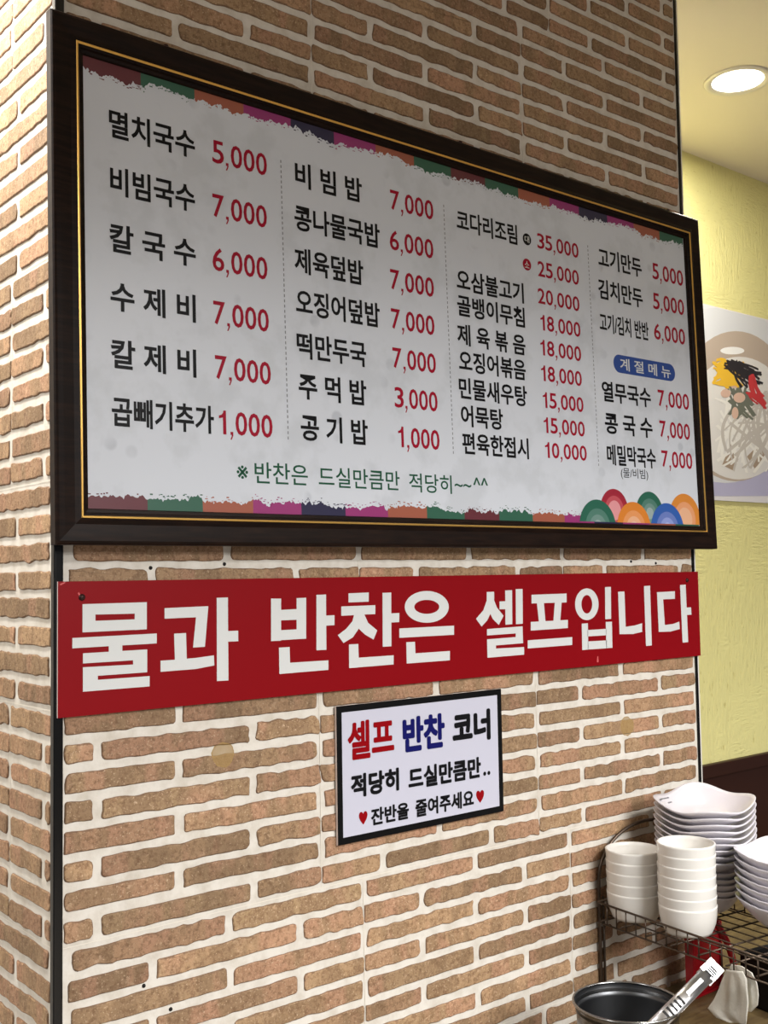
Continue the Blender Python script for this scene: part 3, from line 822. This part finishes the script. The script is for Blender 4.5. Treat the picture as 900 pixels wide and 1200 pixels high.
pshape('printed_meat', [ell(850, 461, 6, 5, 14), ell(866, 466, 7, 6, 14), ell(861, 451, 6, 4, 14), ell(861, 484, 4, 7, 14), ell(868, 440, 5, 6, 14)], pcol('meat', (220, 186, 168)), bowl)
pshape('printed_egg_strips', [strand(R.uniform(834, 850), R.uniform(422, 452), R.uniform(846, 872), R.uniform(424, 456), R.uniform(-4, 4), R.uniform(0.9, 2.2)) for _ in range(40)], pcol('egg', (238, 190, 58)), bowl)
pshape('printed_seaweed', [strand(R.uniform(848, 868), R.uniform(421, 434), R.uniform(868, 894), R.uniform(428, 455), R.uniform(-5, 5), R.uniform(0.7, 1.6)) for _ in range(34)], pcol('seaweed', (44, 40, 44)), bowl)
pshape('printed_chilli', [strand(R.uniform(872, 884), R.uniform(438, 462), R.uniform(884, 900), R.uniform(462, 482), R.uniform(-3, 3), R.uniform(0.8, 1.6)) for _ in range(14)], pcol('chilli', (200, 58, 62)), bowl)

# ------------------------------------------------------------------ recessed ceiling light
LX, LY = 1.562, 0.134
lamp = empty('ceiling_light', (LX, LY, CEIL), 'round recessed white ceiling light shining beside the pillar', 'light')
bm = bmesh.new()
lathe(bm, [(0.0535, -0.0012), (0.0600, -0.0045), (0.0680, -0.0040), (0.0710, -0.0005), (0.0535, -0.0004)], 48, (LX, LY, CEIL))
bm_obj('trim_ring', bm, M_LAMPRING, lamp)
bm = bmesh.new()
lathe(bm, [(0, -0.0022), (0.03, -0.0021), (0.0536, -0.0012)], 48, (LX, LY, CEIL))
bm_obj('diffuser', bm, M_LAMP, lamp)
d = bpy.data.lights.new('downlight', 'AREA'); d.shape = 'DISK'; d.size = 0.1; d.energy = 10.0; d.color = (1.0, 0.95, 0.84)
lo = bpy.data.objects.new('downlight', d); COL.objects.link(lo); lo.location = (LX, LY, CEIL - 0.012); lo.parent = lamp; lo.matrix_parent_inverse = lamp.matrix_basis.inverted()

# ------------------------------------------------------------------ counter
CT = -0.70
counter = empty('side_counter', (1.0, -0.3, FLOOR), 'olive brown serving counter under the wire rack and steel bucket', 'counter')
bm = bmesh.new(); box(bm, (0.46, -0.62, CT - 0.03), (1.165, -0.0035, CT)); box(bm, (1.165, -0.62, CT - 0.03), (2.30, BACK - 0.02, CT)); bm_obj('worktop', bm, M_COUNTER, counter)
bm = bmesh.new(); box(bm, (0.48, -0.60, FLOOR + 0.002), (1.93, -0.02, CT - 0.03), 0.002); bm_obj('body', bm, M_CABINET, counter)

# ------------------------------------------------------------------ wire rack
RO = at(702, 1057, 1, -0.0055); RO.z = 0.0; RB = Vector((0.8525, -0.0185, 0)); EA = Vector((-0.116, -0.993, 0)).normalized(); EB = Vector((0.993, -0.116, 0)).normalized()
SHELF = -0.5455; RAIL = -0.5223; LOWR = RAIL - 0.030; RW, RL = 0.216, 0.44
def rk(a, b, z): return RB + EA * a + EB * b + Vector((0, 0, z))
def rl(a, b, z): return (RO if a < 0.1 else RB) + EA * a + EB * b + Vector((0, 0, z))
rack = empty('wire_rack', rk(RL / 2, RW / 2, CT), 'dark wire dish rack with an arched end standing against the brick wall', 'rack')
for a in (0.0, RL):
    bm = bmesh.new()
    pts = [rl(a, 0, CT + 0.002), rl(a, 0, -0.60), rl(a, 0, -0.52)]
    for k in range(1, 24):
        q = PI * k / 24
        pts.append(rl(a, RW / 2 - RW / 2 * math.cos(q) , -0.505 + 0.087 * math.sin(q) ** 0.85))
    pts += [rl(a, RW, -0.52), rl(a, RW, -0.60), rl(a, RW, CT + 0.002)]
    tube(bm, pts, 0.0027, 10)
    bm_obj('end_arch', bm, M_WIRE, rack)
    for b in (0.0085, RW - 0.0085):
        bm = bmesh.new(); tube(bm, [rl(a, b, CT + 0.002), rl(a, b, RAIL)], 0.0021, 8)
        if a < 0.1:
            for z in (RAIL, LOWR): tube(bm, [rl(a, b, z), rk(a, b + 0.002, z)], 0.0014, 6)
        bm_obj('inner_leg', bm, M_WIRE, rack)
bm = bmesh.new()
for z, r in ((RAIL, 0.0017), (LOWR, 0.0014)):
    c_ = [rk(0, 0, z), rk(RL, 0, z), rk(RL, RW, z), rk(0, RW, z)]
    for k in range(4): tube(bm, [c_[k], c_[(k + 1) % 4]], r, 8)
for k in range(1, int(RL / 0.0198)):
    a = k * 0.0198
    for b in (0, RW): tube(bm, [rk(a, b, LOWR), rk(a, b, RAIL)], 0.0011, 6)
for k in range(1, int(RW / 0.0198)):
    for a in (0, RL): tube(bm, [rk(a, k * 0.0198, LOWR), rk(a, k * 0.0198, RAIL)], 0.0011, 6)
bm_obj('basket_rail', bm, M_WIRE, rack)
bm = bmesh.new()
for k in range(1, 9): tube(bm, [rk(0, RW * k / 9, SHELF - 0.001), rk(RL, RW * k / 9, SHELF - 0.001)], 0.0011, 6)
for k in range(1, 9): tube(bm, [rk(RL * k / 9, 0, SHELF - 0.003), rk(RL * k / 9, RW, SHELF - 0.003)], 0.0014, 6)
bm_obj('shelf_grid', bm, M_WIRE, rack)
TOPZ = SHELF + 0.0005

# ------------------------------------------------------------------ stacked cups
def cup_mesh(r, rb, h):
    bm = bmesh.new()
    lathe(bm, [(0, 0.0015), (rb * 0.80, 0.0012), (rb * 0.86, 0.0), (rb * 0.95, 0.0), (rb, 0.004), (rb + (r - rb) * 0.6, h * 0.35), (r - 0.0008, h * 0.62), (r, h - 0.003), (r + 0.0003, h - 0.0008), (r - 0.0012, h),
               (r - 0.0028, h - 0.001), (r - 0.0034, h - 0.006), (r - 0.0042, h * 0.5), (rb - 0.002, 0.008), (rb * 0.82, 0.005), (0, 0.0045)], 56)
    bmesh.ops.recalc_face_normals(bm, faces=bm.faces[:])
    me = bpy.data.meshes.new('cup'); bm.to_mesh(me); bm.free(); me.materials.append(M_CUP); return me
ORD = ['topmost', 'second from the top', 'third from the top', 'fourth from the top', 'fifth from the top', 'sixth from the top', 'seventh from the top', 'eighth from the top', 'ninth from the top', 'tenth from the top']
def ordinal(k, n): return 'lowest' if k == n - 1 else ORD[k]
cup_me = cup_mesh(0.0420, 0.0352, 0.040)
def cup_stack(x, y, n, pitch, lab, group):
    first = None
    for k in range(n):
        if first is None: o = first = link('stacking_cup', cup_me)
        else: o = first.copy(); COL.objects.link(o)
        o.location = (x + rng.uniform(-.0003, .0003), y + rng.uniform(-.0003, .0003), TOPZ + k * pitch)
        tag(o, lab % ordinal(n - 1 - k, n), 'cup', group)
cup_stack(0.8965, -0.0545, 5, 0.0158, 'white cup, %s in the shorter stack next to the brick wall', 'cups stacked by the wall')
cup_stack(0.8990, -0.1490, 7, 0.0148, 'white cup, %s in the taller front stack behind the wire rail', 'cups stacked at the front')

# ------------------------------------------------------------------ stacked square dishes
def dish_mesh(name, a, h, wave, base, thick=0.0028, ex=4.0, nr=14, nt=72, bumps=0.0):
    V, Fc = [], []
    def pos(rho, th, dz):
        c, s = math.cos(th), math.sin(th)
        k = (abs(c) ** ex + abs(s) ** ex) ** (-1 / ex)
        mixr = k * rho if rho > 0.4 else (k * rho * (rho / 0.4) + rho * (1 - rho / 0.4))
        u = max(0.0, (rho - base) / (1 - base))
        z = h * (u ** 1.5) + wave * (u ** 2) * (-math.cos(4 * th))
        if bumps and rho > 0.45: z += bumps * math.sin(rho * 42) * math.sin(th * 30)
        return (a * mixr * c, a * mixr * s, z + dz)
    rows = [(q / nr, thick) for q in range(1, nr + 1)]
    rows += [(1.012, thick * 0.55)]
    rows += [(q / nr, 0.0) for q in range(nr, 0, -1)]
    V.append((0, 0, thick))
    for rho, dz in rows:
        for t_ in range(nt): V.append(pos(rho, 2 * PI * t_ / nt, dz))
    V.append((0, 0, 0))
    def ix(r, t_): return 1 + r * nt + t_ % nt
    for t_ in range(nt): Fc.append([0, ix(0, t_), ix(0, t_ + 1)])
    for r in range(len(rows) - 1):
        for t_ in range(nt): Fc.append([ix(r, t_), ix(r + 1, t_), ix(r + 1, t_ + 1), ix(r, t_ + 1)])
    e = len(V) - 1
    for t_ in range(nt): Fc.append([e, ix(len(rows) - 1, t_ + 1), ix(len(rows) - 1, t_)])
    return mesh_from(name, V, Fc, M_MELAMINE, None, True)
def dish_stack(name, me, x, y, z, n, pitch, rz, lab, cat, group, tilt=0.0):
    TQ = Matrix.Rotation(tilt, 3, Vector((0.60, -0.80, 0)))
    first = None; objs = []
    for k in range(n):
        if first is None: o = first = link(name, me)
        else: o = first.copy(); COL.objects.link(o)
        o.location = Vector((x + rng.uniform(-.0008, .0008), y + rng.uniform(-.0008, .0008), z)) + TQ @ Vector((0, 0, k * pitch))
        o.rotation_euler = (TQ @ Matrix.Rotation(rz + rng.uniform(-0.02, 0.02), 3, 'Z')).to_euler()
        tag(o, lab % ordinal(n - 1 - k, n), cat, group); objs.append(o)
    return objs
SA = (1.011, -0.105)
small_me = dish_mesh('small_dish', 0.046, 0.026, 0.002, 0.55, ex=3.0)
low = dish_stack('small_dish', small_me, SA[0], SA[1], TOPZ, 5, 0.0092, 0.0, 'small white square dish, %s of the dishes under the big wavy ones', 'dish', 'small dishes under the wavy dishes')
big_me = dish_mesh('square_dish', 0.0685, 0.022, 0.0042, 0.42, ex=3.0)
zb = TOPZ + 4 * 0.0092 + 0.0315
top = dish_stack('square_dish', big_me, SA[0], SA[1], zb, 9, 0.0098, 0.0, 'white wavy square dish, %s of the tallest stack behind the cups', 'dish', 'wavy dishes in the tallest stack', math.radians(6.0))
# faint grey print inside the uppermost wavy dish
def in_dish(rho, th):
    c, s_ = math.cos(th), math.sin(th); k = (abs(c) ** 3 + abs(s_) ** 3) ** (-1 / 3)
    u = max(0.0, (rho - 0.42) / 0.58)
    return Vector((0.0685 * k * rho * c, 0.0685 * k * rho * s_, 0.022 * u ** 1.5 - 0.0042 * u * u * math.cos(4 * th) + 0.0028 + 0.0004))
bm = bmesh.new(); R = random.Random(2)
for rho, t0, t1 in ((0.86, 98, 128), (0.74, 104, 116)):
    th = t0
    while th < t1:
        w_ = R.uniform(0.7, 1.6)
        q = [in_dish(rho, math.radians(th)), in_dish(rho, math.radians(th + w_)), in_dish(rho + 0.03, math.radians(th + w_)), in_dish(rho + 0.03, math.radians(th))]
        bm.faces.new([bm.verts.new(p) for p in q]); th += w_ + 0.6
pm = bm_obj('printed_marks', bm, M_GREYINK)
pm.parent = top[-1]
SB_ = at(931, 1090, 2, TOPZ); SB = (SB_.x, SB_.y)
right_me = dish_mesh('square_bowl', 0.0745, 0.044, 0.0035, 0.34, ex=2.7, bumps=0.0004)
dish_stack('square_bowl', right_me, SB[0], SB[1], TOPZ, 7, 0.0112, 0.05, 'white square bowl, %s of the right-hand stack on the rack', 'bowl', 'square bowls at the right of the rack')

# ------------------------------------------------------------------ steel bucket and tongs
BC = Vector((0.6815, -0.2075, CT)); BR_, BHt = 0.0700, 0.127
bucket = empty('steel_bucket', BC, 'open stainless steel bucket standing on the counter left of the wire rack', 'bucket')
bm = bmesh.new()
lathe(bm, [(0, 0.0), (0.056, 0.0), (0.060, 0.004), (0.0655, BHt - 0.012), (0.0665, BHt - 0.008), (0.0672, BHt - 0.003)], 64, BC)
bm_obj('body', bm, M_STEEL, bucket)
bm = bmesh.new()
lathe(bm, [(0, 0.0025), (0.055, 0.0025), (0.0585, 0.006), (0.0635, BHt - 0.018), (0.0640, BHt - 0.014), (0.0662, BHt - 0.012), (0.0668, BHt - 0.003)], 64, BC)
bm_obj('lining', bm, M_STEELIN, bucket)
bm = bmesh.new()
tube(bm, [BC + Vector((0.0685 * math.cos(2 * PI * k / 72), 0.0685 * math.sin(2 * PI * k / 72), BHt - 0.002)) for k in range(72)], 0.0019, 10, True)
bm_obj('rolled_rim', bm, M_STEEL, bucket)

tong_top = at(834, 1137, 1, -0.272)
rest = at(799, 1172, 2, CT + BHt + 0.008)
ax = (tong_top - rest).normalized()
nrm = Vector((-0.86, -0.42, 0.22)); nrm = (nrm - ax * nrm.dot(ax)).normalized()
side = nrm.cross(ax).normalized()
TM = Matrix((( side.x, nrm.x, ax.x, rest.x), (side.y, nrm.y, ax.y, rest.y), (side.z, nrm.z, ax.z, rest.z), (0, 0, 0, 1)))
tl = (tong_top - rest).length
tongs = empty('serving_tongs', rest, 'bright steel serving tongs leaning on the rim of the steel bucket', 'tongs')
for s in (-1, 1):
    bm = bmesh.new()
    y0 = 0.0015 + (0.006 if s > 0 else -0.006)
    NS = 12; rows = []
    for zz in (-0.075, tl - 0.012):
        rows.append([[bm.verts.new(TM @ Vector((0.0098 * math.sin(a_), y0 + s * 0.0042 * (math.cos(a_) - 0.55) + o_, zz))) for a_ in [-1.35 + 2.7 * k / NS for k in range(NS + 1)]] for o_ in (0.0006, -0.0006)])
    for l_ in (0, 1):
        for k in range(NS):
            f = bm.faces.new((rows[0][l_][k], rows[0][l_][k + 1], rows[1][l_][k + 1], rows[1][l_][k])); f.smooth = True
    for q in (0, 1):
        for k in range(NS): bm.faces.new((rows[q][0][k], rows[q][0][k + 1], rows[q][1][k + 1], rows[q][1][k]))
    for k in (0, NS): bm.faces.new((rows[0][0][k], rows[1][0][k], rows[1][1][k], rows[0][1][k]))
    if s > 0:
        box(bm, (-0.0030, y0 + 0.0012, 0.006), (0.0030, y0 + 0.0028, tl - 0.026), 0.0008, 0, TM)
        for k in range(5):
            box(bm, (-0.006, y0 + 0.0008, -0.008 - k * 0.0075), (0.006, y0 + 0.0027, -0.0045 - k * 0.0075), 0.0003, 1, TM)
    bm_obj('arm', bm, [M_CHROME, M_BLACKPL], tongs)
bm = bmesh.new()
for y in (-0.0055, 0.0085): box(bm, (-0.0115, y - 0.0008, tl - 0.016), (0.0115, y + 0.0008, tl + 0.008), 0.0005, 0, TM)
box(bm, (-0.0115, -0.0055, tl + 0.0065), (0.0115, 0.0085, tl + 0.008), 0.0005, 0, TM)
for k in range(4): box(bm, (-0.008, 0.0092, tl - 0.013 + k * 0.0032), (0.004, 0.0101, tl - 0.0115 + k * 0.0032), 0.0002, 1, TM)
bm_obj('spring_clip', bm, [M_CHROME, mat('clip_groove', (60, 60, 62), 0.7, spec=0.1)], tongs)

# ------------------------------------------------------------------ red basket, black tub and rag under the rack
rb0 = at(814, 1172, 2, CT); rb1 = at(849, 1172, 1, rb0.y)
red = empty('red_tray', (rb0.x + 0.03, rb0.y + 0.01, CT), 'red plastic tray with a strap handle standing under the wire rack', 'tray')
bm = bmesh.new()
x0, x1, y0, y1, zz0, zz1 = rb0.x, rb1.x, rb0.y, rb0.y + 0.016, CT, -0.590
for lo_, hi_ in (((x0, y0 + 0.004, zz0), (x1, y1, zz1)), ((x0, y0, zz0), (x0 + 0.004, y0 + 0.005, zz1)), ((x1 - 0.004, y0, zz0), (x1, y0 + 0.005, zz1)), ((x0, y0, zz0), (x1, y0 + 0.005, zz0 + 0.004)), ((x0, y0, zz1 - 0.004), (x1, y0 + 0.005, zz1))):
    box(bm, lo_, hi_, 0.0012)
bm_obj('body', bm, M_REDPL, red)
hp0, hp1 = at(838, 1079, 1, -0.108), at(861, 1136, 1, -0.108)
bm = bmesh.new()
pts = []
for k in range(13):
    q = k / 12; p = hp0.lerp(hp1, q); pts.append(p + Vector((0.004 * math.sin(q * PI), -0.003 * math.sin(q * PI), 0)))
tube(bm, pts, 0.0056, 10); bm_obj('handle', bm, M_REDPL, red)

tb = [at(869, 1174, 2, CT), at(905, 1189, 2, CT)]
tub = empty('black_tub', (1.05, -0.25, CT), 'black plastic tub half hidden under the rack at the right edge', 'tub')
d1 = (tb[1] - tb[0]).normalized(); d2 = Vector((-d1.y, d1.x, 0))
TB = Matrix(((d1.x, d2.x, 0, tb[0].x), (d1.y, d2.y, 0, tb[0].y), (0, 0, 1, CT), (0, 0, 0, 1)))
bm = bmesh.new()
box(bm, (0, 0, 0), (0.14, 0.09, 0.003), 0, 0, TB)
for lo_, hi_ in (((0, 0, 0), (0.14, 0.003, 0.075)), ((0, 0.087, 0), (0.14, 0.09, 0.075)), ((0, 0, 0), (0.003, 0.09, 0.075)), ((0.137, 0, 0), (0.14, 0.09, 0.075))):
    box(bm, lo_, hi_, 0.001, 0, TB)
bm_obj('body', bm, M_BLACKPL, tub)
bm = bmesh.new(); tube(bm, [TB @ Vector(p) for p in ((0, 0, .075), (.14, 0, .075), (.14, .09, .075), (0, .09, .075))], 0.003, 8, True); bm_obj('rim', bm, M_BLACKPL, tub)

# rag folded over the lower rail
def rag_pt(px, py, out):
    """a point of the hanging rag, in the upright plane of the rack's long rail"""
    n = Vector((-EB.x, -EB.y, 0)); r = Vector(ROWS.T @ np.array([(px - 450) / F_PX, (py - 600) / F_PX, 1.0]))
    c = Vector(CAM); o = RB + n * out
    return c + r * ((o - c).dot(n) / r.dot(n))
rows_ = [((852, 1136), (871, 1138)), ((848, 1146), (876, 1148)), ((844, 1158), (877, 1160)), ((838, 1170), (878, 1174)), ((831, 1181), (878, 1186)), ((841, 1192), (877, 1196)), ((852, 1197), (875, 1200))]
def rag(rows_, seed, base, name, parent, amp):
    V, Fc = [], []; R = random.Random(seed); n = 16; m = (len(rows_) - 1) * 4
    ph = [R.uniform(0, 6) for _ in range(4)]
    for layer in (0, 1):
        for i in range(m + 1):
            q = i / 4; k = min(int(q), len(rows_) - 2); f = q - k
            f = f * f * (3 - 2 * f) if False else f
            A = [rows_[k][0][j] * (1 - f) + rows_[k + 1][0][j] * f for j in (0, 1)]
            B = [rows_[k][1][j] * (1 - f) + rows_[k + 1][1][j] * f for j in (0, 1)]
            for j in range(n + 1):
                g = j / n
                w = amp * (0.5 * math.sin(g * 7 + ph[0] + q * 0.5) + 0.35 * math.sin(g * 13 + ph[1] - q) + 0.3 * math.sin(q * 2 + ph[2])) * min(1, 0.25 + q / 3)
                p = rag_pt(A[0] + (B[0] - A[0]) * g, A[1] + (B[1] - A[1]) * g, base)
                V.append(p + Vector((-EB.x, -EB.y, 0)) * (w + amp - (0.0012 if layer else 0)))
    N = (m + 1) * (n + 1)
    def ix(l, i, j): return l * N + i * (n + 1) + j
    for i in range(m):
        for j in range(n):
            Fc.append([ix(0, i, j), ix(0, i + 1, j), ix(0, i + 1, j + 1), ix(0, i, j + 1)])
            Fc.append([ix(1, i, j), ix(1, i, j + 1), ix(1, i + 1, j + 1), ix(1, i + 1, j)])
    for i in range(m):
        for j in (0, n): Fc.append([ix(0, i, j), ix(1, i, j), ix(1, i + 1, j), ix(0, i + 1, j)][::1 if j == 0 else -1])
    for j in range(n):
        for i in (0, m): Fc.append([ix(0, i, j), ix(0, i, j + 1), ix(1, i, j + 1), ix(1, i, j)][::1 if i == 0 else -1])
    return link(name, mesh_from(name, V, Fc, M_CLOTH, None, True), parent)
cloth = empty('dish_cloth', rag_pt(858, 1134, 0.001), 'crumpled white cloth hanging from the lower rail of the wire rack', 'cloth')
rag(rows_, 5, 0.0022, 'front_flap', cloth, 0.003)
rag([((858, 1130), (870, 1132)), ((856, 1134), (882, 1140)), ((862, 1146), (887, 1152)), ((866, 1160), (889, 1166)), ((868, 1172), (888, 1178)), ((868, 1182), (880, 1186))], 9, -0.0062, 'rear_flap', cloth, 0.0016)
